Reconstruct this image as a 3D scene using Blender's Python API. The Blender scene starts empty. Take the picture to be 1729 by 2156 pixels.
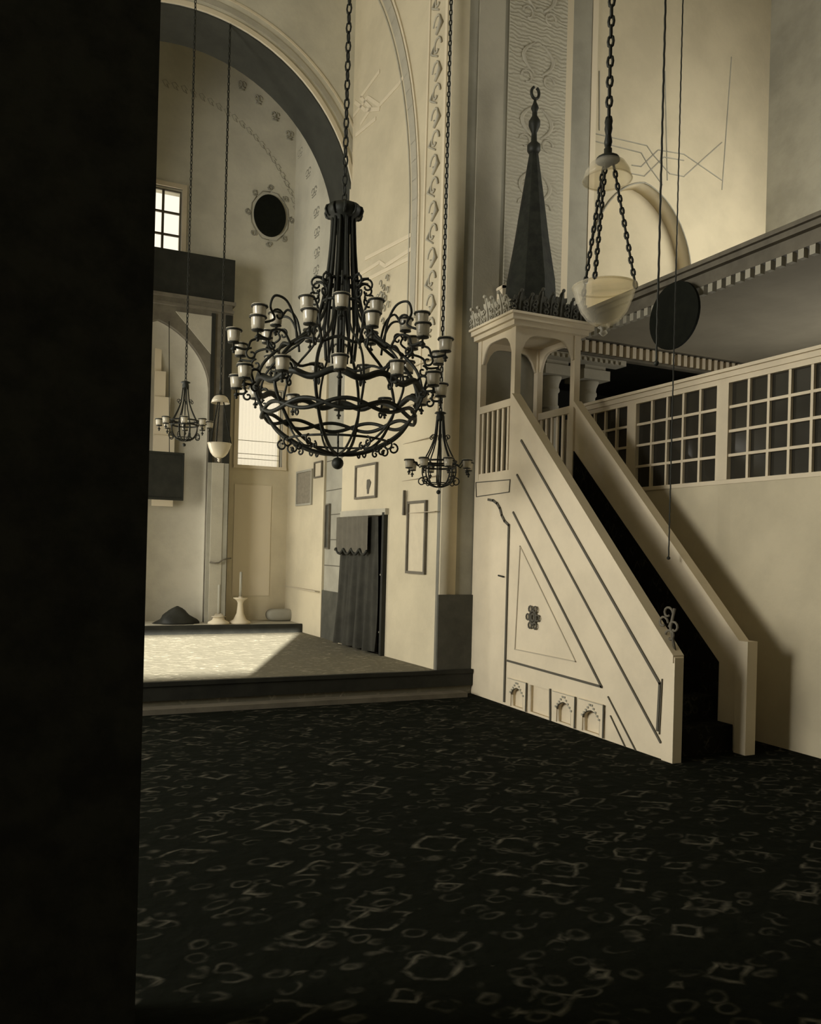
import bpy, math, random
from math import sin, cos, pi, sqrt, radians
from mathutils import Vector, Matrix
random.seed(7)
col = bpy.context.scene.collection
SC = bpy.context.scene

# ------------------------------------------------------------------ camera
F_PX, YAW, ROLL, PX, PY, CH = 1690.0, radians(23.9), 0.0257, 816.0, 1159.0, 1.6
Rt = Vector((cos(YAW), -sin(YAW), 0)); Fw = Vector((sin(YAW), cos(YAW), 0)); Up = Vector((0, 0, 1))
cr = Rt*cos(ROLL) + Up*sin(ROLL); cu = Up*cos(ROLL) - Rt*sin(ROLL)
CAM = Vector((0, 0, CH))
cd = bpy.data.cameras.new('camera'); cam = bpy.data.objects.new('camera', cd); col.objects.link(cam)
cd.sensor_fit = 'HORIZONTAL'; cd.sensor_width = 36; cd.lens = F_PX/1729*36
cd.shift_x = (864.5-PX)/1729; cd.shift_y = (PY-1078)/1729; cd.clip_start = 0.05
M = Matrix((cr, cu, -Fw)).transposed().to_4x4(); M.translation = CAM; cam.matrix_world = M
SC.camera = cam
def at(x, y, axis, v):
    """point where the sight line of a photo pixel meets the plane axis=v"""
    d = Fw + cr*((x-PX)/F_PX) + cu*((PY-y)/F_PX)
    return CAM + d*((v-CAM[axis])/d[axis])
def atD(x, y, dist): return CAM + (Fw + cr*((x-PX)/F_PX) + cu*((PY-y)/F_PX))*dist
WP, WN = Vector((4.2, 7.8, 0)), Vector((1, .075, 0))
def atW(x, y):
    d = Fw + cr*((x-PX)/F_PX) + cu*((PY-y)/F_PX)
    return CAM + d*(((WP-CAM)@WN if False else (WP-CAM).dot(WN))/d.dot(WN))
def wx(y): return 4.2-.075*(y-7.8)

# ------------------------------------------------------------------ world, light, exposure
w = bpy.data.worlds.new('daylight'); SC.world = w; w.use_nodes = True
bg = w.node_tree.nodes['Background']; bg.inputs[0].default_value = (.95, .87, .70, 1); bg.inputs[1].default_value = 1.0
SC.view_settings.view_transform = 'Standard'; SC.view_settings.look = 'None'
SC.view_settings.gamma = 1; SC.view_settings.exposure = 0.28
def lamp(name, kind, loc, direction, energy, color=(1, .97, .90), size=None, size_y=None, angle=None):
    l = bpy.data.lights.new(name, kind); l.energy = energy; l.color = color
    if size: l.shape = 'RECTANGLE'; l.size = size; l.size_y = size_y
    if angle is not None: l.angle = angle
    o = bpy.data.objects.new(name, l); col.objects.link(o); o.location = loc
    o.rotation_euler = Vector(direction).to_track_quat('-Z', 'Y').to_euler(); return o
lamp('sun', 'SUN', (-6, -8, 6), (.45, 1, -.30), 36.0, angle=radians(.8))
# left lamps stand in for window daylight; apse and gallery lamps are added fill
lamp('daylight_left_low', 'AREA', (-6.85, 8.0, 2.6), (1, 0, -.02), 190, size=4.0, size_y=3.4)
lamp('daylight_left_near', 'AREA', (-6.85, 5.1, 3.5), (1, .08, .0), 540, size=2.6, size_y=3.6)
lamp('fill_apse', 'AREA', (-.5, 12.2, 2.3), (1, .12, .05), 75, size=1.5, size_y=3.0)  # added fill for the apse, no window here
lamp('fill_gallery', 'AREA', (8.8, 5.6, 5.6), (-.6, .8, -.05), 115, size=2.5, size_y=2.2)  # added fill that brightens the bay wall

lamp('fill_under_gallery', 'AREA', (9.0, 5.8, 2.6), (-1, .12, .25), 40, size=2.4, size_y=1.6)  # added fill that lifts the gallery soffit
# ------------------------------------------------------------------ materials
def mat(name, c, rough=.85, metal=0.0, var=0.0, vscale=3.0, bump=0.0, bscale=40.0, c2=None, spec=.3, trans=0.0, alpha=1.0):
    m = bpy.data.materials.new(name); m.use_nodes = True; nt = m.node_tree; b = nt.nodes['Principled BSDF']
    b.inputs['Base Color'].default_value = (*c, 1); b.inputs['Roughness'].default_value = rough
    b.inputs['Metallic'].default_value = metal; b.inputs['Specular IOR Level'].default_value = spec
    if trans: b.inputs['Transmission Weight'].default_value = trans
    tc = nt.nodes.new('ShaderNodeTexCoord')
    if var or c2:
        n = nt.nodes.new('ShaderNodeTexNoise'); n.inputs['Scale'].default_value = vscale; n.inputs['Detail'].default_value = 8
        n.inputs['Roughness'].default_value = .62
        nt.links.new(tc.outputs['Object'], n.inputs['Vector'])
        r = nt.nodes.new('ShaderNodeValToRGB')
        d = c2 if c2 else tuple(v*(1-var) for v in c)
        r.color_ramp.elements[0].position = .36; r.color_ramp.elements[0].color = (*d, 1)
        r.color_ramp.elements[1].position = .6; r.color_ramp.elements[1].color = (*c, 1)
        nt.links.new(n.outputs[0], r.inputs[0]); nt.links.new(r.outputs[0], b.inputs['Base Color'])
    if bump:
        n2 = nt.nodes.new('ShaderNodeTexNoise'); n2.inputs['Scale'].default_value = bscale; n2.inputs['Detail'].default_value = 6
        nt.links.new(tc.outputs['Object'], n2.inputs['Vector'])
        bp = nt.nodes.new('ShaderNodeBump'); bp.inputs['Strength'].default_value = bump; bp.inputs['Distance'].default_value = .02
        nt.links.new(n2.outputs[0], bp.inputs['Height']); nt.links.new(bp.outputs[0], b.inputs['Normal'])
    return m
WHITE = mat('white_painted_wood', (.72, .62, .44), .6, var=.10, vscale=2.2, bump=.05)
PLASTER = mat('pale_plaster', (.60, .525, .36), .9, var=.14, vscale=1.3, bump=.12, bscale=18)
STRAP = mat('pale_painted_band', (.66, .575, .41), .9)
GREY = mat('grey_limewash', (.36, .34, .265), .92, var=.22, vscale=1.6, bump=.12, bscale=22)
GREYL = mat('light_grey_paint', (.44, .405, .31), .92, var=.15, vscale=2.0, bump=.1)
APSE = mat('apse_plaster', (.62, .58, .45), .92, var=.2, vscale=1.1, bump=.12, bscale=16)
DADO_SHADE = mat('dado_paint_and_crest_shade', (.085, .082, .062), .8, var=.35, vscale=3)
ARCHSHADE = mat('arch_soffit_shade', (.05, .05, .038), .85, var=.25, vscale=2.5)
DARKWOOD = mat('dark_stained_wood', (.022, .022, .015), .6, var=.4, vscale=5, bump=.1)
MIDWOOD = mat('weathered_wood', (.16, .14, .10), .7, var=.3, vscale=4)
LINE_SHADE = mat('dark_line_and_shade', (.10, .09, .065), .7)  # joint and boss colour; on the pulpit side it paints recess shade
PALELINE = mat('pale_brown_lining', (.46, .40, .29), .8)
IRON = mat('dark_iron', (.022, .023, .016), .55, metal=.3, spec=.4)
CURTAIN = mat('dark_felt', (.045, .043, .032), .95, var=.3, vscale=6)
VALANCE = mat('grey_felt', (.12, .108, .08), .95, var=.15, vscale=8)
SPIRE = mat('spire_lead', (.024, .026, .017), .8, var=.4, vscale=9, bump=.25, bscale=14, c2=(.012, .012, .008))
CANDLE = mat('candle_wax', (.62, .54, .4), .6)
PAPER = mat('aged_paper', (.62, .54, .38), .85, var=.08, vscale=9)
DIMPAPER = mat('dark_inscribed_paper', (.24, .21, .15), .85, var=.2, vscale=22)
OPAL = mat('opal_glass', (.72, .64, .47), .25, spec=.5)
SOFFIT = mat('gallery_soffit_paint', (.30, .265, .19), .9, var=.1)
MEDAL = mat('black_medallion_paint', (.010, .011, .007), .8, var=.3, vscale=12, spec=.1)
def glass_mat():
    m = bpy.data.materials.new('clear_glass'); m.use_nodes = True; nt = m.node_tree; b = nt.nodes['Principled BSDF']
    b.inputs['Base Color'].default_value = (.85, .80, .66, 1); b.inputs['Roughness'].default_value = .12; b.inputs['Specular IOR Level'].default_value = .8
    tr = nt.nodes.new('ShaderNodeBsdfTransparent'); tr.inputs[0].default_value = (.96, .94, .88, 1)
    lw = nt.nodes.new('ShaderNodeLayerWeight'); lw.inputs[0].default_value = .35
    mr = nt.nodes.new('ShaderNodeMapRange'); mr.inputs[3].default_value = .03; mr.inputs[4].default_value = .42
    mx = nt.nodes.new('ShaderNodeMixShader'); nt.links.new(lw.outputs['Facing'], mr.inputs[0]); nt.links.new(mr.outputs[0], mx.inputs[0])
    nt.links.new(tr.outputs[0], mx.inputs[1]); nt.links.new(b.outputs[0], mx.inputs[2]); nt.links.new(mx.outputs[0], nt.nodes['Material Output'].inputs[0])
    return m
GLASS = glass_mat()
CUPGLASS = mat('lamp_cup_glass', (.74, .67, .50), .2, spec=.6, trans=.35)
PANE = mat('dusty_window_pane', (.05, .046, .035), .12, spec=.6, trans=.35)
def carpet_mat(name, dark, light, amount, scale):
    m = bpy.data.materials.new(name); m.use_nodes = True; nt = m.node_tree; b = nt.nodes['Principled BSDF']
    b.inputs['Roughness'].default_value = 1; b.inputs['Specular IOR Level'].default_value = .05
    N = nt.nodes.new; L = nt.links.new
    tc = N('ShaderNodeTexCoord'); mp = N('ShaderNodeMapping'); mp.inputs['Scale'].default_value = (scale, scale*1.5, scale)
    L(tc.outputs['Object'], mp.inputs[0])
    nz = N('ShaderNodeTexNoise'); nz.inputs['Scale'].default_value = 1.4; nz.inputs['Detail'].default_value = 3
    L(mp.outputs[0], nz.inputs['Vector'])
    add = N('ShaderNodeMixRGB'); add.inputs[0].default_value = .28; L(mp.outputs[0], add.inputs[1]); L(nz.outputs['Color'], add.inputs[2])
    def cells(sc_, dist, lo, hi, k):
        v_ = N('ShaderNodeTexVoronoi'); v_.inputs['Scale'].default_value = sc_; v_.distance = dist; v_.inputs['Randomness'].default_value = .75
        L(add.outputs[0], v_.inputs['Vector']); r_ = N('ShaderNodeValToRGB'); cr_ = r_.color_ramp
        cr_.elements[0].position = lo; cr_.elements[0].color = (0, 0, 0, 1); cr_.elements[1].position = hi; cr_.elements[1].color = (0, 0, 0, 1)
        e_ = cr_.elements.new((lo+hi)/2); e_.color = (k, k, k, 1); L(v_.outputs['Distance'], r_.inputs[0]); return r_
    r1 = cells(1.5, 'MANHATTAN', .34, .48, 1.0); r2 = cells(4.0, 'EUCLIDEAN', .20, .42, .6)
    mx = N('ShaderNodeMixRGB'); mx.blend_type = 'LIGHTEN'; mx.inputs[0].default_value = .8; L(r1.outputs[0], mx.inputs[1]); L(r2.outputs[0], mx.inputs[2])
    ng = N('ShaderNodeTexNoise'); ng.inputs['Scale'].default_value = 9; ng.inputs['Detail'].default_value = 8; L(tc.outputs['Object'], ng.inputs['Vector'])
    r3 = N('ShaderNodeValToRGB'); r3.color_ramp.elements[0].position = .40; r3.color_ramp.elements[1].position = .68; L(ng.outputs[0], r3.inputs[0])
    mu = N('ShaderNodeMath'); mu.operation = 'MULTIPLY'; L(mx.outputs[0], mu.inputs[0]); L(r3.outputs[0], mu.inputs[1])
    mu2 = N('ShaderNodeMath'); mu2.operation = 'MULTIPLY'; mu2.inputs[1].default_value = amount; L(mu.outputs[0], mu2.inputs[0])
    mc = N('ShaderNodeMixRGB'); mc.inputs[1].default_value = (*dark, 1); mc.inputs[2].default_value = (*light, 1)
    L(mu2.outputs[0], mc.inputs[0]); L(mc.outputs[0], b.inputs['Base Color'])
    bp = N('ShaderNodeBump'); bp.inputs['Strength'].default_value = .6; bp.inputs['Distance'].default_value = .02
    L(ng.outputs[0], bp.inputs['Height']); L(bp.outputs[0], b.inputs['Normal'])
    return m
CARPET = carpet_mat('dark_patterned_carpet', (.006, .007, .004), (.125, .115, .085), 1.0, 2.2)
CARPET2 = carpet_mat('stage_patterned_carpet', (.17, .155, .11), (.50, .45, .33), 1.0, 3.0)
STAIRCARPET = carpet_mat('stair_carpet', (.012, .011, .008), (.06, .055, .04), 1.0, 4)
def relief_mat():
    m = mat('feathered_plaster_relief', (.42, .37, .27), .9); nt = m.node_tree; b = nt.nodes['Principled BSDF']
    tc = nt.nodes['Texture Coordinate']
    wv = nt.nodes.new('ShaderNodeTexWave'); wv.bands_direction = 'Z'; wv.inputs['Scale'].default_value = 7
    wv.inputs['Distortion'].default_value = 7; wv.inputs['Detail'].default_value = 3; wv.inputs['Detail Scale'].default_value = 1.2
    nt.links.new(tc.outputs['Object'], wv.inputs['Vector'])
    rp = nt.nodes.new('ShaderNodeValToRGB'); rp.color_ramp.elements[0].color = (.40, .37, .28, 1); rp.color_ramp.elements[1].color = (.47, .435, .33, 1)
    nt.links.new(wv.outputs['Fac'], rp.inputs[0]); nt.links.new(rp.outputs[0], b.inputs['Base Color'])
    bp = nt.nodes.new('ShaderNodeBump'); bp.inputs['Strength'].default_value = .6; bp.inputs['Distance'].default_value = .012
    nt.links.new(wv.outputs['Fac'], bp.inputs['Height']); nt.links.new(bp.outputs[0], b.inputs['Normal'])
    return m
RELIEF = relief_mat()

# ------------------------------------------------------------------ mesh helpers
class MB:
    def __init__(s): s.v = []; s.f = []; s.sm = []
    def add(s, vs, fs, smooth=False):
        n = len(s.v); s.v += [tuple(p) for p in vs]; s.f += [tuple(i+n for i in f) for f in fs]; s.sm += [smooth]*len(fs); return s
    def box(s, x0, x1, y0, y1, z0, z1):
        return s.add([(x0,y0,z0),(x1,y0,z0),(x1,y1,z0),(x0,y1,z0),(x0,y0,z1),(x1,y0,z1),(x1,y1,z1),(x0,y1,z1)],
            [(3,2,1,0),(4,5,6,7),(0,1,5,4),(1,2,6,5),(2,3,7,6),(3,0,4,7)])
    def prism(s, pts, off):
        """closed outline pts (3-D), pushed along off"""
        n = len(pts); a = [Vector(p) for p in pts]; b = [p+Vector(off) for p in a]
        fs = [tuple(range(n)), tuple(range(2*n-1, n-1, -1))] + [(i, i+n, (i+1) % n+n, (i+1) % n) for i in range(n)]
        return s.add(a+b, fs)
    def tube(s, pts, r, k=8, closed=False, flat=1.0):
        P = [Vector(p) for p in pts]; n = len(P); R = r if isinstance(r, (list, tuple)) else [r]*n
        vs = []; nrm = None
        for i in range(n):
            if closed: t = P[(i+1) % n]-P[i-1]
            else: t = P[min(i+1, n-1)]-P[max(i-1, 0)]
            t.normalize()
            if nrm is None: nrm = t.orthogonal().normalized() if abs(t.z) > .9 else t.cross(Vector((0, 0, 1))).normalized()
            else:
                nrm = nrm - t*nrm.dot(t)
                nrm = nrm.normalized() if nrm.length > 1e-6 else t.orthogonal().normalized()
            b = t.cross(nrm)
            for j in range(k): a = 2*pi*j/k; vs.append(P[i]+(nrm*cos(a)+b*sin(a)*flat)*R[i])
        fs = []
        for i in range(n if closed else n-1):
            for j in range(k):
                i2 = (i+1) % n; fs.append((i*k+j, i*k+(j+1) % k, i2*k+(j+1) % k, i2*k+j))
        if not closed: fs += [tuple(range(k-1, -1, -1)), tuple((n-1)*k+j for j in range(k))]
        return s.add(vs, fs, True)
    def bar(s, a, b, w, nrm, h):
        """flat bar from a to b, width w, lifted h along nrm"""
        a, b, nrm = Vector(a), Vector(b), Vector(nrm).normalized(); t = (b-a).normalized(); q = t.cross(nrm)*w/2
        return s.prism([a-q, a+q, b+q, b-q], nrm*h)
    def lathe(s, prof, c=(0, 0, 0), k=24, smooth=True):
        vs = []; c = Vector(c)
        for r, z in prof:
            for j in range(k): vs.append(c+Vector((r*cos(2*pi*j/k), r*sin(2*pi*j/k), z)))
        fs = [(i*k+j, i*k+(j+1) % k, (i+1)*k+(j+1) % k, (i+1)*k+j) for i in range(len(prof)-1) for j in range(k)]
        if prof[0][0] > 1e-4: fs.append(tuple(range(k-1, -1, -1)))
        if prof[-1][0] > 1e-4: fs.append(tuple((len(prof)-1)*k+j for j in range(k)))
        return s.add(vs, fs, smooth)
    def ring(s, R, z, r, n=48, wave=0, wn=12, ph=0, k=6, c=(0, 0)):
        return s.tube([(c[0]+R*cos(2*pi*i/n), c[1]+R*sin(2*pi*i/n), z+wave*sin(wn*2*pi*i/n+ph)) for i in range(n)], r, k, True)
    def ball(s, c, r, k=12, sz=1):
        return s.lathe([(r*sin(pi*i/8), -r*sz*cos(pi*i/8)) for i in range(9)], c, k)
    def build(s, name, m, parent=None):
        me = bpy.data.meshes.new(name); me.from_pydata(s.v, [], s.f); me.materials.append(m)
        me.polygons.foreach_set('use_smooth', s.sm); me.validate(); me.update()
        import bmesh
        bm = bmesh.new(); bm.from_mesh(me); bmesh.ops.recalc_face_normals(bm, faces=bm.faces); bm.to_mesh(me); bm.free()
        o = bpy.data.objects.new(name, me); col.objects.link(o)
        if parent: o.parent = parent; o.matrix_parent_inverse = Matrix.Translation(-parent.location) if not parent.parent else Matrix()
        return o
def plate_mesh(name, loops, thick, frame, m, parent=None):
    """flat plate with holes: loops of 2-D points (first = outline), frame maps (a,b,depth) to 3-D; depth 0..thick"""
    cv = bpy.data.curves.new(name, 'CURVE'); cv.dimensions = '2D'; cv.fill_mode = 'BOTH'; cv.extrude = thick/2
    for lp in loops:
        sp = cv.splines.new('POLY'); sp.points.add(len(lp)-1)
        for i, p in enumerate(lp): sp.points[i].co = (p[0], p[1], 0, 1)
        sp.use_cyclic_u = True
    t = bpy.data.objects.new(name+'_tmp', cv); col.objects.link(t)
    dg = bpy.context.evaluated_depsgraph_get(); dg.update()
    me = bpy.data.meshes.new_from_object(t.evaluated_get(dg)); col.objects.unlink(t); bpy.data.objects.remove(t)
    for v in me.vertices: v.co = frame(v.co.x, v.co.y, v.co.z+thick/2)
    import bmesh
    bm = bmesh.new(); bm.from_mesh(me); bmesh.ops.remove_doubles(bm, verts=bm.verts, dist=1e-5); bmesh.ops.recalc_face_normals(bm, faces=bm.faces); bm.to_mesh(me); bm.free()
    me.name = name; me.materials.clear(); me.materials.append(m)
    o = bpy.data.objects.new(name, me); col.objects.link(o)
    if parent: o.parent = parent; o.matrix_parent_inverse = Matrix.Translation(-parent.location)
    return o
def frY(y): return lambda a, b, d: Vector((a, y+d, b))      # plate facing -Y
def frX(x): return lambda a, b, d: Vector((x+d, a, b))      # plate facing -X
def thing(name, label, cat, loc=(0, 0, 0), group=None):
    o = bpy.data.objects.new(name, None); o.empty_display_size = .1; col.objects.link(o); o.location = loc
    return tag(o, label, cat, group)
def tag(o, label, cat, group=None):
    o['label'] = label; o['category'] = cat
    if group: o['group'] = group
    return o
def st(o): o['kind'] = 'structure'; return o
def sub(o, parent):
    """make o (built in the parent's local space) a child without an offset"""
    o.parent = parent; o.matrix_parent_inverse = Matrix(); return o
def copy_tree(o, parent=None):
    c = o.copy(); col.objects.link(c)
    if parent: c.parent = parent; c.matrix_parent_inverse = o.matrix_parent_inverse.copy()
    for ch in [x for x in o.children]: copy_tree(ch, c)
    return c
def rect(x0, x1, z0, z1): return [(x0, z0), (x1, z0), (x1, z1), (x0, z1)]
def arch_loop(cx, hw, zb, zs, rise, n=14, point=0.0):
    """arched opening outline; point > 0 sharpens the crown"""
    pts = [(cx-hw, zb), (cx+hw, zb)]
    for i in range(n+1):
        a = pi*i/n; x = cos(a); z = sin(a)
        z = z*(1-point)+point*(1-abs(x))**.75 if point else z
        pts.append((cx+hw*x, zs+rise*z))
    return pts

HS = .27; SY = 7.95; CEIL = 11.0
# ------------------------------------------------------------------ setting: floors
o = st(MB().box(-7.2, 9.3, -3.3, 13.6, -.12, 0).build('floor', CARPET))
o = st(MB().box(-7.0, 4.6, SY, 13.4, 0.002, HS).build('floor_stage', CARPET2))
o = st(MB().box(-7.0, 4.6, SY-.035, SY, .10, HS+.004).box(-7.0, 4.6, SY-.05, SY, HS-.03, HS+.012).build('trim_stage_riser', DARKWOOD))
st(MB().box(-7.0, 4.45, SY-.20, SY-.036, .0, .05).build('trim_stage_step', MIDWOOD))
st(MB().box(-.5, 3.92, 12.2, 13.28, HS, .40).build('floor_platform', GREYL))
st(MB().box(-.5, 3.94, 12.15, 12.2, HS, .405).build('trim_platform_riser', DARKWOOD))
# ------------------------------------------------------------------ setting: walls
st(MB().box(-7.4, 9.5, -3.4, 13.8, CEIL, CEIL+.2).build('ceiling', APSE))
# front wall behind the camera with an unseen high window cut to shape the sun patch on the stage
st(plate_mesh('wall_front', [rect(-7.1, 9.4, 0, CEIL), rect(-6.4, -2.95, 3.72, 4.86)], .12, frY(-3.3), GREY))
# left wall, closed; the left area lamps stand in for its windows
st(plate_mesh('wall_left', [rect(-3.3, 13.5, 0, CEIL)], .25, frX(-7.25), GREY))
# near pillar on the left, close to the camera; its shade is put into the stone colour
e = at(309, 1159, 1, 2.45)
st(MB().box(-.28, e.x, 2.45, 2.9, 0, CEIL).build('wall_pier_left', mat('shaded_stone', (.03, .03, .022), .9, var=.5, vscale=7, bump=.2)))
# transverse arch
YA = 10.59; YB = 11.42; AC = (1.75, 6.25); AR = 2.3
jr = AC[0]+AR
lp = [(AC[0]-AR, 0), (AC[0]-AR, AC[1])] + [(AC[0]-AR*cos(pi*i/40), AC[1]+AR*sin(pi*i/40)) for i in range(1, 40)] + [(jr, AC[1]), (jr, 0), (4.3, 0), (4.3, CEIL), (-7.1, CEIL), (-7.1, 0)]
arch = st(plate_mesh('wall_arch', [lp], YB-YA, frY(YA), APSE))
# soffit lining with shade painted into its colour, and the pale mouldings of the arch
def arc_band(r0, r1, y0, y1, m, name, parent, a0=0, a1=pi, n=48):
    mb = MB(); vs = []; fs = []
    for i in range(n+1):
        a = a0+(a1-a0)*i/n
        for r, y in ((r0, y0), (r1, y0), (r1, y1), (r0, y1)): vs.append((AC[0]+r*cos(a), y, AC[1]+r*sin(a)))
    for i in range(n):
        for j in range(4): fs.append((i*4+j, i*4+(j+1) % 4, (i+1)*4+(j+1) % 4, (i+1)*4+j))
    fs += [(0, 1, 2, 3), (n*4+3, n*4+2, n*4+1, n*4)]
    return mb.add(vs, fs, False).build(name, m, parent)
arc_band(AR-.02, AR+.004, YA+.01, YB-.01, ARCHSHADE, 'soffit_band', arch)
arc_band(AR+.0, AR+.06, YA-.025, YA-.001, STRAP, 'arch_moulding', arch)
arc_band(AR+.13, AR+.20, YA-.012, YA-.001, GREYL, 'arch_painted_stripe', arch)
arc_band(AR+.28, AR+.31, YA-.012, YA-.001, STRAP, 'arch_moulding', arch)
jamb = MB().box(jr-.03, jr+.02, YA, YB-.02, HS, AC[1])
jamb.build('jamb_facing', GREY, arch)
MB().box(jr-.05, jr, YA-.03, YB, HS, .98).build('jamb_dado', DADO_SHADE, arch)
# masonry joints on the jamb
mbj = MB()
for z in (1.35, 1.73, 2.1, 2.46, 2.9, 3.3): mbj.box(jr-.034, jr, YA+.004, YB-.03, z, z+.012)
mbj.build('jamb_joint', LINE_SHADE, arch)
# side wall behind the stage (runs slightly inwards), with the curtained doorway
dl, dr_ = atW(728, 1100).y, atW(812, 1100).y
def frW(a, b, d): return Vector((wx(a)+d, a, b))
wr = st(plate_mesh('wall_right', [[(7.98, 0), (YA+.05, 0), (YA+.05, CEIL), (7.98, CEIL)], rect(dr_, dl, HS, 2.05)], .2, frW, PLASTER))
st(MB().box(4.62, 4.7, 8.6, 10.6, 0, 2.6).box(4.3, 4.7, 10.55, 10.6, 0, 2.6).box(4.3, 4.7, 8.6, 8.65, 0, 2.6).box(4.3, 4.7, 8.6, 10.6, 2.5, 2.6).build('wall_behind_door', DARKWOOD))
# painted mouldings of the blind arch on the side wall
def wall_band(pts, wd, lift, m, name, y0=8.05, y1=10.58):
    mb = MB(); P = [Vector(p) for p in pts]
    for a, b in zip(P, P[1:]):
        if not (y0 < a[0] < y1 and y0 < b[0] < y1): continue
        t = (b-a).normalized(); q = Vector((-t.y, t.x))*wd/2; e_ = t*.004
        mb.prism([(wx(p[0])-.001, p[0], p[1]) for p in (a-q-e_, a+q-e_, b+q+e_, b-q+e_)], (-lift, 0, 0))
    return mb.build(name, m, wr)
def barch(off, top=None):
    R = 6.0+off; pts = [(14.87-R, .9), (14.87-R, 4.4), (14.87-R, 5.6)]
    pts += [(14.87-R*cos(a), 5.6+R*sin(a)) for a in [pi/2*i/40 for i in range(1, 41)]]; return pts
wall_band(barch(.12)[1:], .13, .012, GREYL, 'painted_arch_band')
wall_band(barch(.23)[1:], .03, .02, STRAP, 'painted_arch_band')
wall_band(barch(.0)[1:], .02, .012, GREYL, 'painted_arch_band')
wall_band([(8.52, 3.3), (8.52, 5.8), (8.49, 10)], .03, .014, STRAP, 'painted_arch_band')
wall_band([(8.12, 3.2), (8.12, 10)], .05, .014, STRAP, 'painted_arch_band')
# floral scroll border between the bands
mb = MB(); z = 4.2; k = 0
while z < 9.5:
    s_ = 1 if k % 2 else -1
    yc = 8.32
    mb.tube([(wx(8.3)-.012, yc+s_*(.10*cos(t)*(1-t/9)), z+.12*sin(t)*(1-t/9)) for t in [i*.55 for i in range(11)]], .013, 5)
    mb.tube([(wx(8.3)-.012, yc+s_*.02, z-.12), (wx(8.3)-.02, yc-s_*.11, z-.04), (wx(8.3)-.012, yc-s_*.06, z+.06)], [.02, .03, .006], 5, flat=.5)
    z += .27; k += 1
mb.build('floral_border', GREYL, wr)
# strapwork inside the arch
def pw(pts): return [(atW(*p).y, atW(*p).z) for p in pts]
zz = [[(745, 245), (775, 205), (800, 222), (840, 178), (858, 150)], [(735, 300), (760, 262), (782, 228), (760, 205), (800, 150)],
      [(748, 215), (770, 232), (800, 230)], [(770, 545), (866, 495)], [(748, 585), (800, 552), (812, 560), (866, 525)], [(752, 600), (860, 545)], [(750, 285), (792, 250)]]
for q in zz: wall_band(pw(q), .05, .008, STRAP, 'strapwork_band')
# flower spray painted by the chandelier
mb = MB()
for i in range(16):
    a = i*2.4; r_ = .03+.016*i; c = atW(806, 630); mb.tube([(wx(c.y)-.012, c.y+r_*cos(a)+.04*cos(t), c.z+r_*1.1*sin(a)+.04*sin(t)) for t in [j*.9 for j in range(6)]], .009, 4)
mb.build('flower_spray', GREY, wr)
# stone joints (thin lines) on the plain lower wall
mb = MB()
for z in (2.05, 2.45, 2.9, 3.35, 3.8): mb.box(wx(8.9)-.006, wx(8.9)+.05, 8.0, 8.9, z, z+.006)
mb.build('wall_joint', PALELINE, wr)
# pillar behind the pulpit and wall above the right bay
bay = st(plate_mesh('wall_pier_right', [[(4.18, 0), (5.5, 0), (5.5, CEIL), (4.18, CEIL)]], .5, frY(8.0), GREY))
MB().box(4.17, 4.61, 7.965, 8.0, HS, 1.12).build('pier_dado', DADO_SHADE, bay)
MB().box(4.18, 4.24, 7.985, 8.0, 2.9, CEIL).build('pier_edge_band', STRAP, bay)
MB().box(4.52, 4.86, 7.988, 8.0, 4.2, CEIL).build('pier_painted_panel', GREYL, bay)
MB().box(4.92, 5.72, 7.985, 8.03, 4.46, CEIL).build('relief_panel', RELIEF, bay)
mb = MB()
for k in range(7):
    z0 = 5.0+k*.75
    for s_ in (-1, 1):
        mb.tube([(5.32+s_*(.06+.15*sin(t)), 7.985, z0+.36*t/pi) for t in [i*pi/8 for i in range(9)]], [.012+.012*sin(i*pi/8) for i in range(9)], 6)
        mb.tube([(5.32+s_*(.16+.07*cos(t)), 7.98, z0-.06+.07*sin(t)) for t in [i*.6 for i in range(9)]], .012, 5)
mb.build('relief_scrolls', GREYL, bay)
nich = arch_loop(7.05, .82, 4.42, 5.25, 1.13, 20, .15)
bw = st(plate_mesh('wall_bay', [[(5.5, 4.2), (9.3, 4.2), (9.3, CEIL), (5.5, CEIL)], nich], .3, frY(8.1), PLASTER))
MB().box(5.9, 8.4, 8.32, 8.45, 4.3, 6.7).build('niche_back', PLASTER, bw)
MB().box(5.74, 5.88, 8.08, 8.1, 4.46, CEIL).box(6.17, 6.25, 8.08, 8.1, 4.46, CEIL).build('pale_band', STRAP, bw)
MB().box(5.885, 6.165, 8.09, 8.1, 4.46, CEIL).box(5.51, 5.735, 8.09, 8.1, 4.46, CEIL).build('grey_band', GREY, bw)
# strapwork lines above the niche
mb = MB()
def pl2(pts, wd=.012):
    for a, b in zip(pts, pts[1:]): mb.bar(at(*a, 1, 8.1), at(*b, 1, 8.1), wd, (0, -1, 0), .008)
pl2([(1250, 281), (1362, 307), (1374, 325), (1410, 366), (1440, 372), (1520, 300)]); pl2([(1250, 297), (1350, 322), (1366, 350), (1395, 390)])
pl2([(1330, 348), (1350, 351), (1386, 316), (1440, 325), (1520, 380)]); pl2([(1330, 366), (1357, 371), (1398, 331), (1440, 338)])
pl2([(1262, 150), (1262, 275)]); pl2([(1400, 150), (1405, 380)]); pl2([(1540, 120), (1520, 400)])
mb.build('strapwork_line', GREY, bw)
mb = MB()
mb.tube([(7.05+.82*cos(a), 8.09, 5.25+1.13*(.85*sin(a)+.15*(1-abs(cos(a)))**.75)) for a in [pi*i/30 for i in range(31)]], .010, 5)
mb.build('niche_edge', GREY, bw)
st(MB().box(9.2, 9.4, -3.3, 11.2, 0, CEIL).build('wall_far_right', GREY))
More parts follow.
